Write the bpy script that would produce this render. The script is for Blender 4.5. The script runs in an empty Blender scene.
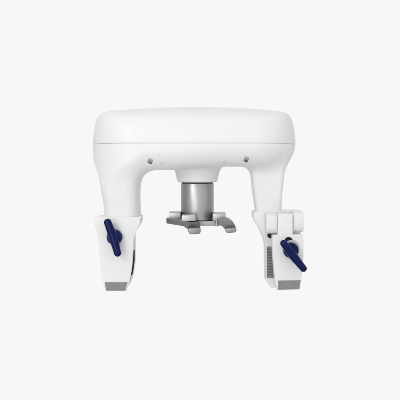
import bpy, bmesh, math
import numpy as np
from mathutils import Vector

S = bpy.context.scene
COL = S.collection
R = math.radians

# ------------------------------------------------------------------ camera
DIST = 1.40          # camera to the column's axis (y = 0), metres
ZC = 0.25            # camera height
MPP = 0.002          # metres per unit of the measured drawing, in the plane y = 0
HORIZON = 165.0      # drawing height of the camera's eye level
cd = bpy.data.cameras.new("camera")
cam = bpy.data.objects.new("camera", cd)
COL.objects.link(cam)
cam.location = (0, -DIST, ZC)
cam.rotation_euler = (R(90), 0, 0)
cd.sensor_width = 36
cd.lens = 36 * DIST / (400 * MPP)
cd.shift_y = -(200 - HORIZON) / 400.0
cd.clip_start = 0.05
cd.clip_end = 100
S.camera = cam

# ------------------------------------------------------------------ studio surround
w = bpy.data.worlds.new("World")
S.world = w
w.use_nodes = True
nt = w.node_tree
nt.nodes.clear()
out = nt.nodes.new("ShaderNodeOutputWorld")
bg = nt.nodes.new("ShaderNodeBackground")
tc = nt.nodes.new("ShaderNodeTexCoord")
sep = nt.nodes.new("ShaderNodeSeparateXYZ")
nt.links.new(tc.outputs["Generated"], sep.inputs[0])


def wramp(sock, stops):
    lo, hi = -1.0, 1.0
    m = nt.nodes.new("ShaderNodeMapRange")
    m.inputs[1].default_value = lo
    m.inputs[2].default_value = hi
    nt.links.new(sock, m.inputs[0])
    r = nt.nodes.new("ShaderNodeValToRGB")
    e = r.color_ramp.elements
    while len(e) > 1:
        e.remove(e[-1])
    e[0].position = (stops[0][0] + 1) / 2
    e[0].color = (stops[0][1],) * 3 + (1,)
    for p, v in stops[1:]:
        q = e.new((p + 1) / 2)
        q.color = (v,) * 3 + (1,)
    r.color_ramp.interpolation = 'EASE'
    nt.links.new(m.outputs[0], r.inputs[0])
    return r.outputs[0]


def wmix(fac, a, b, mode='MIX'):
    n = nt.nodes.new("ShaderNodeMix")
    n.data_type = 'RGBA'
    n.blend_type = mode
    for i, v in ((0, fac), (6, a), (7, b)):
        if isinstance(v, (int, float)):
            n.inputs[i].default_value = v if i == 0 else (v, v, v, 1)
        else:
            nt.links.new(v, n.inputs[i])
    return n.outputs[2]


# a light tent: bright overhead, dimmer floor and flanks, an even white paper behind
vert = wramp(sep.outputs[2], [(-1, 0.68), (-0.45, 0.75), (0.0, 0.90), (0.5, 1.0), (1, 1.02)])
flank = wramp(sep.outputs[0], [(-1, 0.62), (-0.72, 0.80), (-0.35, 1.0), (0.35, 1.0), (0.72, 0.92), (1, 0.72)])
front_wall = wramp(sep.outputs[1], [(-1, 1.0), (-0.6, 1.0), (0.1, 0.78), (1, 0.78)])
tent = wmix(1.0, wmix(1.0, vert, flank, 'MULTIPLY'), front_wall, 'MULTIPLY')
paper = wramp(sep.outputs[1], [(0.72, 0.0), (0.88, 1.0)])
nt.links.new(wmix(paper, tent, 0.930), bg.inputs[0])
bg.inputs[1].default_value = 1.0
nt.links.new(bg.outputs[0], out.inputs[0])


def area(name, loc, aim, size, power, col=(1, 1, 1)):
    d = bpy.data.lights.new(name, 'AREA')
    d.shape = 'SQUARE'
    d.size = size
    d.energy = power
    d.color = col
    o = bpy.data.objects.new(name, d)
    COL.objects.link(o)
    o.location = loc
    o.rotation_euler = (Vector(aim) - Vector(loc)).to_track_quat('-Z', 'Y').to_euler()
    return o


area("key_softbox", (-1.15, -1.70, 1.00), (0, 0, 0.2), 0.50, 6.5)
area("front_softbox", (-0.75, -2.30, 0.22), (0, 0, 0.2), 1.30, 8.0)

vs = S.view_settings
vs.view_transform = 'Standard'
vs.look = 'None'
vs.exposure = 0.0
vs.gamma = 1.0
S.cycles.max_bounces = 8

# ------------------------------------------------------------------ materials


def material(name, color, rough=0.4, metal=0.0, bump=None, mottled=None, rough_var=0.0, coat=0.0, spec=0.5):
    m = bpy.data.materials.new(name)
    m.use_nodes = True
    t = m.node_tree
    b = t.nodes["Principled BSDF"]
    b.inputs["Base Color"].default_value = (*color, 1)
    b.inputs["Roughness"].default_value = rough
    b.inputs["Metallic"].default_value = metal
    b.inputs["Coat Weight"].default_value = coat
    b.inputs["Specular IOR Level"].default_value = spec
    co = t.nodes.new("ShaderNodeTexCoord")

    def noise(scale, stretch, detail=3):
        mp = t.nodes.new("ShaderNodeMapping")
        mp.inputs["Scale"].default_value = stretch
        t.links.new(co.outputs["Object"], mp.inputs[0])
        n = t.nodes.new("ShaderNodeTexNoise")
        n.inputs["Scale"].default_value = scale
        n.inputs["Detail"].default_value = detail
        t.links.new(mp.outputs[0], n.inputs["Vector"])
        return n.outputs[0]
    if mottled:
        scale, stretch, amt = mottled
        f = noise(scale, stretch)
        mx = t.nodes.new("ShaderNodeMix")
        mx.data_type = 'RGBA'
        mx.inputs[6].default_value = (*[c * (1 - amt) for c in color], 1)
        mx.inputs[7].default_value = (*[min(1, c * (1 + amt)) for c in color], 1)
        t.links.new(f, mx.inputs[0])
        t.links.new(mx.outputs[2], b.inputs["Base Color"])
    if rough_var:
        f = noise(60, (1, 1, 1))
        mr = t.nodes.new("ShaderNodeMapRange")
        mr.inputs[3].default_value = rough - rough_var
        mr.inputs[4].default_value = rough + rough_var
        t.links.new(f, mr.inputs[0])
        t.links.new(mr.outputs[0], b.inputs["Roughness"])
    if bump:
        scale, stretch, strength = bump
        f = noise(scale, stretch)
        bp = t.nodes.new("ShaderNodeBump")
        bp.inputs["Strength"].default_value = strength
        bp.inputs["Distance"].default_value = 0.0005
        t.links.new(f, bp.inputs["Height"])
        t.links.new(bp.outputs[0], b.inputs["Normal"])
    return m


WHITE = material("white_satin_plastic", (0.84, 0.84, 0.838), 0.42, bump=(900, (1, 1, 1), 0.06), rough_var=0.05)
WHITE2 = material("white_clamp_plastic", (0.80, 0.80, 0.798), 0.40, bump=(900, (1, 1, 1), 0.06), rough_var=0.05)
SEAM = material("shadow_gap_rubber", (0.66, 0.66, 0.66), 0.7)
STEEL = material("brushed_steel", (0.45, 0.448, 0.442), 0.38, 1.0, bump=(420, (1, 1, 3), 0.20),
                 mottled=(380, (1, 1, 3), 0.13), rough_var=0.05)
CAST = material("blasted_steel", (0.32, 0.32, 0.317), 0.42, 1.0, bump=(700, (1, 1, 1), 0.30), rough_var=0.06)
BRIGHT = material("bright_steel", (0.50, 0.497, 0.49), 0.40, 1.0, bump=(500, (1, 1, 1), 0.15))
BLUE = material("navy_plastic", (0.0022, 0.0042, 0.055), 0.18, spec=0.45, bump=(500, (1, 1, 1), 0.08))
BLUE.node_tree.nodes["Principled BSDF"].inputs["Specular Tint"].default_value = (0.36, 0.44, 1.0, 1)
GREY = material("grey_rubber", (0.245, 0.245, 0.245), 0.75, bump=(600, (1, 1, 1), 0.4), mottled=(300, (1, 1, 1), 0.10))
BLACK = material("black_rubber_and_shade", (0.012, 0.012, 0.012), 0.6, spec=0.2)  # also stands in for shade in the hole and between the left jaws

# ------------------------------------------------------------------ helpers


def sc(y):
    return (DIST + y) / DIST


def X(px, y):
    return (px - 200.0) * MPP * sc(y)


def Z(py, y):
    return ZC + (HORIZON - py) * MPP * sc(y)


def link(name, bm, mat, parent, sharp=35):
    me = bpy.data.meshes.new(name)
    bmesh.ops.recalc_face_normals(bm, faces=bm.faces[:])
    bm.to_mesh(me)
    bm.free()
    me.polygons.foreach_set("use_smooth", [True] * len(me.polygons))
    me.set_sharp_from_angle(angle=R(sharp))
    me.materials.append(mat)
    o = bpy.data.objects.new(name, me)
    COL.objects.link(o)
    if parent:
        o.parent = parent
        o.matrix_parent_inverse = base_inv(parent)
    return o


def base_inv(p):
    bpy.context.view_layer.update()
    return p.matrix_world.inverted()


def smooth_poly(pts, n=0):
    """Corner-cut a closed outline n times (rounds it)."""
    for _ in range(n):
        q = []
        for i, a in enumerate(pts):
            b = pts[(i + 1) % len(pts)]
            q.append((a[0] * .8 + b[0] * .2, a[1] * .8 + b[1] * .2))
            q.append((a[0] * .2 + b[0] * .8, a[1] * .2 + b[1] * .8))
        pts = q
    return pts


def bevel_all(bm, width, seg=3, ang=25):
    bm.normal_update()
    es = [e for e in bm.edges if len(e.link_faces) == 2 and e.calc_face_angle(0) > R(ang)]
    if width > 0 and es:
        bmesh.ops.bevel(bm, geom=es, offset=width, segments=seg, profile=0.5, affect='EDGES', clamp_overlap=True)


def slab(pts, y0, y1, bev=0.0015, rnd=0, lean=None, ref=None, back=1.0):
    """Outline measured in the front view at depth y0, extruded to y1. lean(px, py) -> extra depth of the front face."""
    pts = smooth_poly(pts, rnd)
    ref = y0 if ref is None else ref
    bm = bmesh.new()
    cx = sum(p[0] for p in pts) / len(pts)
    cy = sum(p[1] for p in pts) / len(pts)
    f = [bm.verts.new((X(p[0], ref), y0 + (lean(*p) if lean else 0), Z(p[1], ref))) for p in pts]
    b = [bm.verts.new((X(cx + (p[0] - cx) * back, ref), y1, Z(cy + (p[1] - cy) * back, ref))) for p in pts]
    bm.faces.new(f)
    bm.faces.new(b[::-1])
    n = len(pts)
    for i in range(n):
        j = (i + 1) % n
        bm.faces.new((f[i], b[i], b[j], f[j]))
    bmesh.ops.recalc_face_normals(bm, faces=bm.faces[:])
    bevel_all(bm, bev)
    return bm


def lathe(profile, cx, cy, n=96):
    """profile: (radius, z) from bottom to top round a vertical axis."""
    bm = bmesh.new()
    rings = []
    for r, z in profile:
        rings.append([bm.verts.new((cx + r * math.cos(2 * math.pi * i / n), cy + r * math.sin(2 * math.pi * i / n), z)) for i in range(n)])
    for a, b in zip(rings, rings[1:]):
        for i in range(n):
            j = (i + 1) % n
            bm.faces.new((a[i], a[j], b[j], b[i]))
    bm.faces.new(rings[0][::-1])
    bm.faces.new(rings[-1])
    return bm


def lathe_y(profile, cx, cz, n=64):
    """profile: (radius, y) round an axis that points at the viewer's side."""
    bm = bmesh.new()
    rings = []
    for r, y in profile:
        rings.append([bm.verts.new((cx + r * math.cos(2 * math.pi * i / n), y, cz + r * math.sin(2 * math.pi * i / n))) for i in range(n)])
    for a, b in zip(rings, rings[1:]):
        for i in range(n):
            j = (i + 1) % n
            bm.faces.new((a[i], a[j], b[j], b[i]))
    bm.faces.new(rings[0][::-1])
    bm.faces.new(rings[-1])
    return bm


def sweep(path, sizes, n=28, power=2.4):
    """Superellipse bar along path; sizes = (half width, half depth) per point; axis lies in the XZ plane, depth along y."""
    bm = bmesh.new()
    rings = []
    for i, p in enumerate(path):
        a = path[max(0, i - 1)]
        b = path[min(len(path) - 1, i + 1)]
        t = (Vector(b) - Vector(a)).normalized()
        side = t.cross(Vector((0, 1, 0))).normalized()
        dep = side.cross(t).normalized()
        hw, hd = sizes[i]
        ring = []
        for k in range(n):
            u = 2 * math.pi * k / n
            c, s = math.cos(u), math.sin(u)
            c = math.copysign(abs(c) ** (2 / power), c)
            s = math.copysign(abs(s) ** (2 / power), s)
            ring.append(bm.verts.new(Vector(p) + side * (c * hw) + dep * (s * hd)))
        rings.append(ring)
    for a, b in zip(rings, rings[1:]):
        for i in range(n):
            j = (i + 1) % n
            bm.faces.new((a[i], a[j], b[j], b[i]))
    bm.faces.new(rings[0][::-1])
    bm.faces.new(rings[-1])
    return bm


# ------------------------------------------------------------------ the device
root = bpy.data.objects.new("clamp_on_unit", None)
COL.objects.link(root)
CX = X(194.45, 0.0)
root.location = (CX, 0.0, Z(291, -0.05))
root["label"] = "white two-legged clamp-on medical unit with blue levers and a steel column"
root["category"] = "medical device"

# ---- lower housing with both legs, from one continuous rounded volume
A, B, RC = 0.1985, 0.112, 0.088      # half width, half depth, corner radius of the plan
ZS = Z(143.4, -B * 0.8)              # parting line
ZB = Z(170.0, -0.02)                 # underside


def rrect(x, y, hx, hy, r):
    qx = np.abs(x) - hx + r
    qy = np.abs(y) - hy + r
    return np.hypot(np.maximum(qx, 0), np.maximum(qy, 0)) + np.minimum(np.maximum(qx, qy), 0) - r


def plan(x, y):
    xr = (x - CX)
    return rrect(xr, y * (1 + 0.10 * (xr / A) ** 2), A, B, RC)


def smin(a, b, k):
    h = np.clip(0.5 + 0.5 * (b - a) / k, 0, 1)
    return b * (1 - h) + a * h - k * h * (1 - h)


def smax(a, b, k):
    return -smin(-a, -b, k)


def lerp_tab(z, tab):
    zs = np.array([t[0] for t in tab])[::-1]
    vs_ = np.array([t[1] for t in tab])[::-1]
    return np.interp(z, zs, vs_)


def smooth_tab(tab, n=400):
    """Piecewise-linear table resampled and smoothed, so that the leg has no kinks."""
    z = np.linspace(tab[-1][0] - 0.05, tab[0][0] + 0.05, n)
    v = lerp_tab(z, tab)
    k = np.hanning(61)
    k /= k.sum()
    v = np.convolve(np.pad(v, 30, mode='edge'), k, 'valid')
    return z, v


LY, RY = -0.052, -0.020              # leg centres in depth
YL = -0.075


def edge_tab(rows, y):
    return smooth_tab([(Z(py, y), X(px, y)) for py, px in rows])


L_OUT = edge_tab([(120, 95.0), (143, 95.2), (158, 95.6), (168, 96.6), (180, 98.6), (195, 101.2), (206, 102.8), (220, 103.6)], YL)
L_IN = edge_tab([(120, 142), (150, 141), (165, 139.6), (182, 138.6), (195, 138.0), (205, 138.2), (220, 139.2)], YL)
R_OUT = edge_tab([(120, 287.5), (150, 286.5), (165, 285.0), (180, 283.2), (195, 282.0), (222, 281.0)], -0.04)
R_IN = edge_tab([(120, 250.0), (165, 250.8), (180, 251.7), (195, 253.4), (208, 255.6), (222, 256.2)], -0.04)
L_FR = smooth_tab([(Z(120, 0), -0.105), (Z(143, 0), -0.105), (Z(165, 0), -0.100), (Z(185, 0), -0.090), (Z(216, 0), -0.078)])
R_FR = smooth_tab([(Z(120, 0), -0.062), (Z(160, 0), -0.060), (Z(185, 0), -0.054), (Z(216, 0), -0.046)])


def leg(x, y, z, t_a, t_b, t_f, back, r):
    a = np.interp(z, *t_a)
    b = np.interp(z, *t_b)
    f = np.interp(z, *t_f)
    hx = np.abs(b - a) / 2
    hy = (back - f) / 2
    return rrect(x - (a + b) / 2, y - (back + f) / 2, hx, hy, r)


def capsule2(x, z, a, b, r):
    ax, az = a
    bx, bz = b
    dx, dz = bx - ax, bz - az
    h = np.clip(((x - ax) * dx + (z - az) * dz) / (dx * dx + dz * dz), 0, 1)
    return np.hypot(x - ax - h * dx, z - az - h * dz) - r


YN = -0.085


def P2(px, py, y=YN):
    return (X(px, y), Z(py, y))


def field(x, y, z):
    d2 = plan(x, y)
    r2 = 0.046
    dz = ZB + 0.0066 * np.clip((x - X(170, 0)) / 0.110, 0, 1) - z
    q1 = d2 + r2
    q2 = dz + r2
    body = np.hypot(np.maximum(q1, 0), np.maximum(q2, 0)) + np.minimum(np.maximum(q1, q2), 0) - r2
    ll = leg(x, y, z, L_OUT, L_IN, L_FR, 0.0, 0.024)
    rl = leg(x, y, z, R_OUT, R_IN, R_FR, -0.004, 0.009)
    f = smin(body, ll, 0.034)
    f = smin(f, rl, 0.022)
    f = smax(f, d2, 0.003)
    # moulded pockets and screw dimples on the sloping underside
    g = f
    fr = y + 0.02
    for a, b, r, dep in ((P2(149.9, 162.0), P2(151.6, 160.6), 0.0040, 0.0095),
                         (P2(245.6, 160.2), P2(246.6, 158.8), 0.0040, 0.0090)):
        d = capsule2(x, z, a, b, r)
        if dep > 0.005:
            mx, mz = (a[0] + b[0]) / 2, (a[1] + b[1]) / 2
            u, v = (x - mx) * 0.91 - (z - mz) * 0.41, (x - mx) * 0.41 + (z - mz) * 0.91
            d = rrect(u, v, r * 1.05, r * 1.15, 0.0016)
        c = np.maximum(np.maximum(d, -(f + dep)), fr)
        g = smax(g, -c, 0.0014 if dep > 0.005 else 0.0040)
    for (px, py) in ((163.5, 163.6), (225.0, 162.4)):
        a = P2(px - 0.8, py)
        b = P2(px + 0.8, py)
        c = np.maximum(np.maximum(capsule2(x, z, a, b, 0.0022), -(f + 0.0018)), fr)
        g = smax(g, -c, 0.0010)
    return g


def surface_nets(fn, lo, hi, h):
    nx, ny, nz = [int(math.ceil((hi[i] - lo[i]) / h)) + 1 for i in range(3)]
    gx = lo[0] + h * np.arange(nx)
    gy = lo[1] + h * np.arange(ny)
    gz = lo[2] + h * np.arange(nz)
    F = np.empty((nx, ny, nz), np.float32)
    for i0 in range(0, nx, 32):
        xx, yy, zz = np.meshgrid(gx[i0:i0 + 32], gy, gz, indexing='ij')
        F[i0:i0 + 32] = fn(xx, yy, zz)
    neg = F < 0
    cell = np.zeros((nx - 1, ny - 1, nz - 1), np.int8)
    for dx in (0, 1):
        for dy in (0, 1):
            for dz in (0, 1):
                cell += neg[dx:nx - 1 + dx, dy:ny - 1 + dy, dz:nz - 1 + dz]
    act = (cell > 0) & (cell < 8)
    idx = -np.ones(cell.shape, np.int64)
    ijk = np.argwhere(act)
    idx[act] = np.arange(len(ijk))
    acc = np.zeros((len(ijk), 3))
    cnt = np.zeros(len(ijk))
    cor = [(a, b, c) for a in (0, 1) for b in (0, 1) for c in (0, 1)]
    for a in cor:
        for b in cor:
            if sum(abs(p - q) for p, q in zip(a, b)) == 1 and a < b:
                fa = F[ijk[:, 0] + a[0], ijk[:, 1] + a[1], ijk[:, 2] + a[2]]
                fb = F[ijk[:, 0] + b[0], ijk[:, 1] + b[1], ijk[:, 2] + b[2]]
                m = (fa < 0) != (fb < 0)
                t = np.where(m, fa / np.where(m, fa - fb, 1), 0)
                for k in range(3):
                    acc[:, k] += np.where(m, a[k] + t * (b[k] - a[k]), 0)
                cnt += m
    V = np.array(lo) + h * (ijk + acc / cnt[:, None])
    faces = []
    for ax in range(3):
        sl0 = [slice(None)] * 3
        sl1 = [slice(None)] * 3
        sl0[ax] = slice(0, -1)
        sl1[ax] = slice(1, None)
        n0, n1 = neg[tuple(sl0)], neg[tuple(sl1)]
        e = np.argwhere(n0 != n1)
        u, v = (ax + 1) % 3, (ax + 2) % 3
        ok = (e[:, u] > 0) & (e[:, v] > 0) & (e[:, u] < F.shape[u] - 1) & (e[:, v] < F.shape[v] - 1)
        e = e[ok]
        q = []
        for du, dv in ((-1, -1), (0, -1), (0, 0), (-1, 0)):
            c = e.copy()
            c[:, u] += du
            c[:, v] += dv
            q.append(idx[c[:, 0], c[:, 1], c[:, 2]])
        q = np.stack(q, 1)
        flip = ~n0[e[:, 0], e[:, 1], e[:, 2]]
        q[flip] = q[flip][:, ::-1]
        faces.append(q)
    return V, np.concatenate(faces)


def gradient(fn, V, e=2e-4):
    g = np.empty_like(V)
    for k in range(3):
        d = np.zeros(3)
        d[k] = e
        a = V + d
        b = V - d
        g[:, k] = (fn(a[:, 0], a[:, 1], a[:, 2]) - fn(b[:, 0], b[:, 1], b[:, 2])) / (2 * e)
    return g


H = 0.0013
ZLEG = Z(219.5, -0.06)
V, Q = surface_nets(field, (CX - A - 0.012, -0.125, ZLEG - 0.004), (CX + A + 0.012, 0.125, ZS + 0.006), H)
for _ in range(4):
    g = gradient(field, V)
    f = field(V[:, 0], V[:, 1], V[:, 2])
    st = f[:, None] * g / np.maximum((g * g).sum(1), 0.2)[:, None]
    ln = np.linalg.norm(st, axis=1)
    V -= st * np.minimum(1, H * 0.6 / np.maximum(ln, 1e-9))[:, None]

bm = bmesh.new()
vv = [bm.verts.new(v) for v in V]
for q in Q:
    if (q >= 0).all() and len(set(q)) == 4:
        bm.faces.new([vv[i] for i in q])
ZG = ZS - 0.0005                      # rim just under the parting line
ZCUT = Z(178.0, -0.07)                # where the legs begin
for z, up in ((ZG, True), (ZLEG, False)):
    bmesh.ops.bisect_plane(bm, geom=bm.verts[:] + bm.edges[:] + bm.faces[:], dist=1e-6, plane_co=(0, 0, z),
                           plane_no=(0, 0, 1), clear_outer=up, clear_inner=not up)
bmesh.ops.bisect_plane(bm, geom=bm.verts[:] + bm.edges[:] + bm.faces[:], dist=1e-6, plane_co=(0, 0, ZCUT), plane_no=(0, 0, 1))


def piece(name, keep, parent):
    b2 = bm.copy()
    dead = [f for f in b2.faces if not keep(f.calc_center_median())]
    bmesh.ops.delete(b2, geom=dead, context='FACES')
    me = bpy.data.meshes.new(name)
    # close the rim / the leg's foot
    b2.to_mesh(me)
    b2.free()
    me.polygons.foreach_set("use_smooth", [True] * len(me.polygons))
    co = np.empty(len(me.vertices) * 3)
    me.vertices.foreach_get("co", co)
    n = gradient(field, co.reshape(-1, 3), 4e-4)
    n /= np.maximum(np.linalg.norm(n, axis=1), 1e-9)[:, None]
    me.normals_split_custom_set_from_vertices([tuple(v) for v in n])
    me.materials.append(WHITE)
    o = bpy.data.objects.new(name, me)
    COL.objects.link(o)
    o.parent = parent
    o.matrix_parent_inverse = base_inv(parent)
    return o


housing = piece("housing", lambda c: c.z > ZCUT, root)
leg_a = piece("leg", lambda c: c.z < ZCUT and c.x < CX, root)
leg_b = piece("leg", lambda c: c.z < ZCUT and c.x > CX, root)
bm.free()

# ---- top cover: rings of the same plan, drawn in towards the crown
def plan_ring(inset, n=240, bulge=0.0):
    """Points where plan(x, y) = -inset, found along rays from the centre."""
    out_ = []
    for i in range(n):
        u = 2 * math.pi * i / n
        lo_, hi_ = 0.0, 0.4
        for _ in range(36):
            m = (lo_ + hi_) / 2
            if plan(np.float64(CX + m * math.cos(u)), np.float64(m * math.sin(u))) > -inset:
                hi_ = m
            else:
                lo_ = m
        out_.append((CX + lo_ * math.cos(u), lo_ * math.sin(u)))
    return out_


CROWN = 0.0114


def cap_height(zp, x, y):
    """Rolled shoulder, lower towards the front and back, under a shallow crown."""
    fy = min(1.0, abs(y) / B) ** 2
    fx = min(1.0, abs(x - CX) / A)
    return ZS + (zp - ZS) * (1 - 0.30 * fy) + CROWN * max(0.0, 1 - fx ** 1.9) * (1 - fy) * min(1.0, max(0.0, (zp - ZS) / 0.03))


prof = [(0.0105, ZS), (0.0007, ZS), (0.0002, ZS + 0.0006), (0.0, ZS + 0.0018)]
for inset_px, py in ((0.1, 139), (0.6, 134), (1.3, 129.5), (2.1, 125.6), (3.1, 122), (4.3, 119), (5.3, 117.4), (6.6, 115.9), (8.2, 114.7), (10.2, 113.9),
                     (12.5, 113.4), (16, 113.1), (20, 113.0), (26, 113), (32, 113), (38, 113), (43, 113)):
    prof.append((inset_px * MPP, Z(py, 0)))
bm = bmesh.new()
rings = []
for k, (ins, z) in enumerate(prof):
    rings.append([bm.verts.new((x, y, cap_height(z, x, y) if k > 3 else z)) for x, y in plan_ring(ins)])
zsh = prof[-1][1]
core = plan_ring(prof[-1][0])
for s_ in (0.93, 0.86, 0.79, 0.72, 0.65, 0.58, 0.51, 0.44, 0.37, 0.30, 0.23, 0.16, 0.09, 0.03):
    rings.append([bm.verts.new((CX + (x - CX) * s_, y * s_, cap_height(zsh, CX + (x - CX) * s_, y * s_))) for x, y in core])
for a, b in zip(rings, rings[1:]):
    for i in range(len(a)):
        j = (i + 1) % len(a)
        bm.faces.new((a[i], a[j], b[j], b[i]))
bm.faces.new(rings[-1])
bm.faces.new(rings[0][::-1])
link("top_cover", bm, WHITE, root, sharp=50)

# parting-line gasket set back inside the gap
bm = bmesh.new()
ra = [bm.verts.new((x, y, ZS - 0.0013)) for x, y in plan_ring(0.0013)]
rb = [bm.verts.new((x, y, ZS + 0.0010)) for x, y in plan_ring(0.0013)]
for i in range(len(ra)):
    j = (i + 1) % len(ra)
    bm.faces.new((ra[i], ra[j], rb[j], rb[i]))
link("gasket", bm, SEAM, root, sharp=60)

# ---- collar and steel column under the housing
XC = X(197.3, 0)


def zc0(py, r=0.0):
    return Z(py, -r)


link("collar", lathe([(0.0335, zc0(182.6, .036)), (0.0375, zc0(182.6, .04)), (0.0392, zc0(182.1, .04)), (0.0404, zc0(181.0, .04)), (0.0411, zc0(179.4, .04)),
                      (0.0436, zc0(173.6, .045)), (0.0452, zc0(171.2, .045)), (0.0466, zc0(169.6, .045)), (0.0490, zc0(168, .045)), (0.053, zc0(166.6, .045)), (0.060, zc0(165.4, .045)), (0.066, zc0(164.4, .045))], XC, 0.0),
     WHITE, root)
column = link("column", lathe([(0.0318, zc0(220.6, .033)), (0.0326, zc0(220.2, .033)), (0.0329, zc0(219.6, .033)), (0.0329, zc0(184.2, .033)), (0.0324, zc0(183.7, .033)),
                               (0.0310, zc0(183.65, .033))], XC, 0.0), STEEL, root)
link("ring", lathe([(0.0312, zc0(184.6, .033)), (0.0312, zc0(182.0, .033))], XC, 0.0), BLACK, column)

# ---- steel fork below the column
def bar_lean(py0, py1, d):
    return lambda px, py: d * min(1, max(0, (py - py0) / (py1 - py0)))


fork = link("tool_holder", slab([(170, 221.0), (231, 220.8), (231, 225.6), (188, 226.4), (184, 224.0), (170, 223.6)], -0.022, 0.034, 0.0012), BRIGHT, root)
link("arm", slab([(165.7, 219.0), (180.0, 220.6), (190.0, 222.0), (197.4, 222.9), (199.9, 225.6), (200.6, 231.0), (198.6, 232.0), (189.8, 232.2), (187.0, 229.8), (183.6, 227.2), (165.7, 224.8)],
                 -0.070, -0.0235, 0.0014, lean=lambda px, py: 0.0195 * max(0.0, (196 - px) / 30.0) + 0.010 * min(1.0, max(0.0, (py - 219 - (px - 165.7) * 0.11) / 6.0))), CAST, fork)
link("claw", slab([(187.4, 229.0), (189.4, 228.0), (199.4, 227.6), (200.6, 229.0), (200.8, 232.2), (199.4, 234.0), (190.6, 234.5), (188.8, 233.2)], -0.0735, -0.0525, 0.0026), CAST, fork)
link("arm", slab([(217.8, 219.4), (224.6, 218.9), (228.6, 219.4), (232.0, 221.4), (234.8, 224.6), (236.0, 227.6), (236.3, 230.4), (227.2, 231.6), (224.6, 229.2), (221.6, 225.8), (217.8, 224.2)],
                 -0.066, -0.010, 0.0022, lean=bar_lean(219, 231, 0.010)), CAST, fork)
link("claw", slab([(224.8, 228.6), (236.0, 227.2), (236.7, 229.6), (236.4, 231.4), (234.6, 232.6), (227.4, 233.2), (225.8, 231.8)], -0.0665, -0.0300, 0.0024), CAST, fork)
link("block", slab([(169.0, 212.6), (180.6, 212.6), (180.8, 219.0), (168.8, 219.0)], -0.030, 0.010, 0.0010), BRIGHT, fork)
link("block", slab([(181.6, 215.2), (195.6, 214.8), (195.8, 220.9), (181.4, 221.4)], -0.068, -0.036, 0.0010), BRIGHT, fork)
link("block", slab([(212.6, 213.4), (225.6, 213.0), (225.6, 219.0), (212.6, 219.2)], -0.046, -0.006, 0.0010), BRIGHT, fork)
link("pin", lathe([(0.0026, Z(226, -.03)), (0.0026, Z(219.5, -.03))], X(216.9, -.036), -0.036, 32), BRIGHT, fork)

# ---- left clamp: a deep block split into two jaws
FL = -0.092
front = [(94.3, 217.0), (140.4, 217.0), (140.0, 223.5), (138.2, 227.8), (135.6, 232.0), (133.7, 239.0), (133.0, 250.0), (132.4, 262.0), (131.2, 273.0), (129.2, 282.0),
         (126.8, 291.0), (105.2, 291.0), (102.6, 281.0), (101.2, 272.0), (100.2, 262.0), (99.5, 252.0), (98.8, 243.0), (97.4, 235.0), (95.4, 227.0)]
clamp_a = link("clamp", slab(front, FL, -0.064, 0.0012, back=0.95), WHITE2, root)
link("clamp_head", slab([(96.4, 216.4), (141.6, 216.2), (141.0, 223.0), (138.6, 227.4), (134.6, 233.0), (100.0, 237.0), (97.0, 228.0)], -0.0638, -0.014, 0.0010, back=0.97), WHITE2, clamp_a)
link("rear_jaw", slab([(102, 238.0), (134.6, 236.0), (134.6, 250.0), (134.5, 262.0), (133.6, 270.0), (132.4, 277.0), (129.4, 285.0), (106, 285.0), (103, 260.0)], -0.040, -0.014, 0.0012), WHITE2, clamp_a)
link("grip_pad", slab([(104, 251.0), (134.2, 251.0), (134.0, 262.0), (133.0, 270.0), (132.2, 275.0), (106, 275.0)], -0.0630, -0.0403, 0.0008, back=0.97), BLACK, clamp_a)  # black puts the shade between the jaws into the pad's colour
link("end_pad", slab([(104.6, 282.2), (127.6, 282.2), (125.4, 290.6), (106.4, 290.6)], FL - 0.0008, FL + 0.004, 0.0003, ref=FL), GREY, clamp_a)


def lever(parent, a, b, hub, yh, bow, hw0, hw1, face):
    """Winged clamping lever: a shallow hub on the jaw and one long bowed bar across it."""
    hx, hz = X(hub[0], yh), Z(hub[1], yh)
    k = 0.0156 * sc(yh)
    h = link("hub", lathe_y([(k * .94, face - 0.0004), (k, face - 0.0016), (k, yh + 0.0022), (k * .975, yh + 0.0008), (k * .92, yh), (k * .55, yh - 0.0006), (k * .52, yh - 0.003), (k * .2, yh - 0.003)], hx, hz), BLUE, parent)
    yb = yh - 0.0085
    pa = Vector((X(a[0], yb), yb, Z(a[1], yb)))
    pb = Vector((X(b[0], yb), yb, Z(b[1], yb)))
    d = pb - pa
    side = Vector((d.z, 0, -d.x)).normalized()
    path, sizes = [], []
    N = 36
    for i in range(N + 1):
        u = i / N
        t = 0.5 - 0.5 * math.cos(math.pi * u)
        cap0 = min(1.0, t * d.length / hw0)
        cap1 = min(1.0, (1 - t) * d.length / hw1)
        c = math.sqrt(max(0.0, 1 - (1 - cap0) ** 2)) * math.sqrt(max(0.0, 1 - (1 - cap1) ** 2))
        hw = hw0 + (hw1 - hw0) * t
        mid = math.exp(-((t - 0.5) / 0.22) ** 2)
        path.append(pa + d * t + side * (bow * math.sin(math.pi * t)) + Vector((0, 0.004 * mid, 0)))
        sizes.append((max(hw * c * (1 + 0.24 * mid), 2e-4), max(hw * c * (0.9 + 0.5 * mid), 2e-4)))
    link("lever", sweep(path, sizes), BLUE, parent)


lever(clamp_a, (106.4, 218.8), (118.6, 256.6), (114.2, 237.4), -0.103, -0.0010, 0.0071, 0.0067, FL)

# ---- right clamp: hinged jaw hanging in front of a fixed one
fixed = [(254.6, 211.6), (282, 211.4), (302.6, 211.4), (303.0, 230.0), (296, 238.0), (296, 284.0), (272.4, 288.2), (268.2, 284.6), (266.4, 281.0), (266.2, 247.0), (264.4, 239.0),
         (259.8, 228.6), (256.0, 223.0), (253.6, 217.5), (253.6, 213.6)]
clamp_b = link("clamp", slab(fixed, -0.052, 0.004, 0.0014), WHITE2, root)


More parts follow.
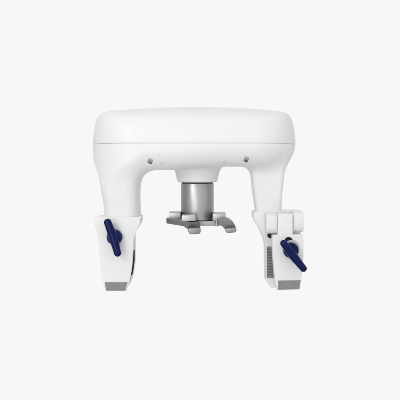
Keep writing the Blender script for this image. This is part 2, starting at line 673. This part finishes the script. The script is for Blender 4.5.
def knuckle(px0, px1, py0, py1, y0, y1, mat=WHITE2, parent=None, name="knuckle"):
    """Hinge knuckle: half-round front, axis left to right."""
    bm_ = bmesh.new()
    zt_, zb_ = Z(py0, y0), Z(py1, y0)
    r = min((zt_ - zb_) * 0.36, (y1 - y0) * 0.5)
    sec = [(y1, zt_)]
    for i in range(9):
        u = math.pi / 2 * i / 8
        sec.append((y0 + r - r * math.sin(u), zt_ - r + r * math.cos(u)))
    for i in range(9):
        u = math.pi / 2 * i / 8
        sec.append((y0 + r - r * math.cos(u), zb_ + r - r * math.sin(u)))
    sec.append((y1, zb_))
    x0, x1 = X(px0, y0), X(px1, y0)
    fa = [bm_.verts.new((x0, y, z)) for y, z in sec]
    fb = [bm_.verts.new((x1, y, z)) for y, z in sec]
    bm_.faces.new(fa)
    bm_.faces.new(fb[::-1])
    for i in range(len(sec)):
        j = (i + 1) % len(sec)
        bm_.faces.new((fa[i], fb[i], fb[j], fa[j]))
    bmesh.ops.recalc_face_normals(bm_, faces=bm_.faces[:])
    bevel_all(bm_, 0.0008, 2, 40)
    return link(name, bm_, mat, parent)


FR = -0.094
knuckle(266.4, 277.3, 213.6, 234.0, -0.088, -0.0525, parent=clamp_b)
knuckle(293.4, 303.8, 211.8, 232.6, -0.088, -0.0525, parent=clamp_b)
jaw = [(272.4, 236.8), (273.6, 235.4), (277.9, 235.0), (277.9, 213.8), (292.8, 213.8), (292.8, 234.8), (302.4, 234.6), (303.2, 235.6), (303.6, 246.0), (303.5, 256.0), (302.6, 268.0), (301.2, 279.0), (299.6, 289.4), (288, 289.8), (277.0, 290.2), (275.6, 284.0),
       (274.0, 268.0), (272.9, 252.0)]
link("front_jaw", slab(jaw, FR, -0.070, 0.0012), WHITE2, clamp_b)
link("end_pad", slab([(278.0, 280.6), (300.8, 280.2), (299.2, 289.2), (277.8, 289.8)], FR - 0.0008, FR + 0.004, 0.0003, ref=FR), GREY, clamp_b)
# ribbed grip pad on the fixed jaw
bm = bmesh.new()
xa, xb = X(266.6, -0.05), X(294, -0.05)
ribs = 11
z0, z1 = Z(246.5, -0.05), Z(277.5, -0.05)
sec = [(-0.0525, z0)]
for i in range(ribs):
    a = z0 + (z1 - z0) * i / ribs
    b = z0 + (z1 - z0) * (i + 1) / ribs
    sec += [(-0.0560, a * .92 + b * .08), (-0.0560, a * .36 + b * .64), (-0.0536, a * .28 + b * .72), (-0.0536, a * .02 + b * .98)]
sec.append((-0.0525, z1))
fa = [bm.verts.new((xa, y, z)) for y, z in sec]
fb = [bm.verts.new((xb, y, z)) for y, z in sec]
bm.faces.new(fa)
bm.faces.new(fb[::-1])
for i in range(len(sec)):
    j = (i + 1) % len(sec)
    bm.faces.new((fa[i], fb[i], fb[j], fa[j]))
link("grip_pad", bm, GREY, clamp_b, sharp=30)
# flat black disc painted for the shade in the hole behind the knob
link("bore_shade", lathe_y([(0.0076, FR - 0.0006), (0.0076, FR + 0.004)], X(288.6, FR), Z(241.0, FR)), BLACK, clamp_b)
link("pivot", lathe_y([(0.0036, -0.0700), (0.0036, -0.0525)], X(270.0, -0.07), Z(236.4, -0.07)), BLACK, clamp_b)
link("washer", lathe_y([(0.0135, FR - 0.0012), (0.0135, FR - 0.0040), (0.0125, FR - 0.0048)], X(291.2, FR), Z(247.0, FR)), BRIGHT, clamp_b)
lever(clamp_b, (281.6, 240.4), (305.6, 271.2), (291.2, 250.6), -0.107, 0.0006, 0.0068, 0.0064, FR - 0.004)
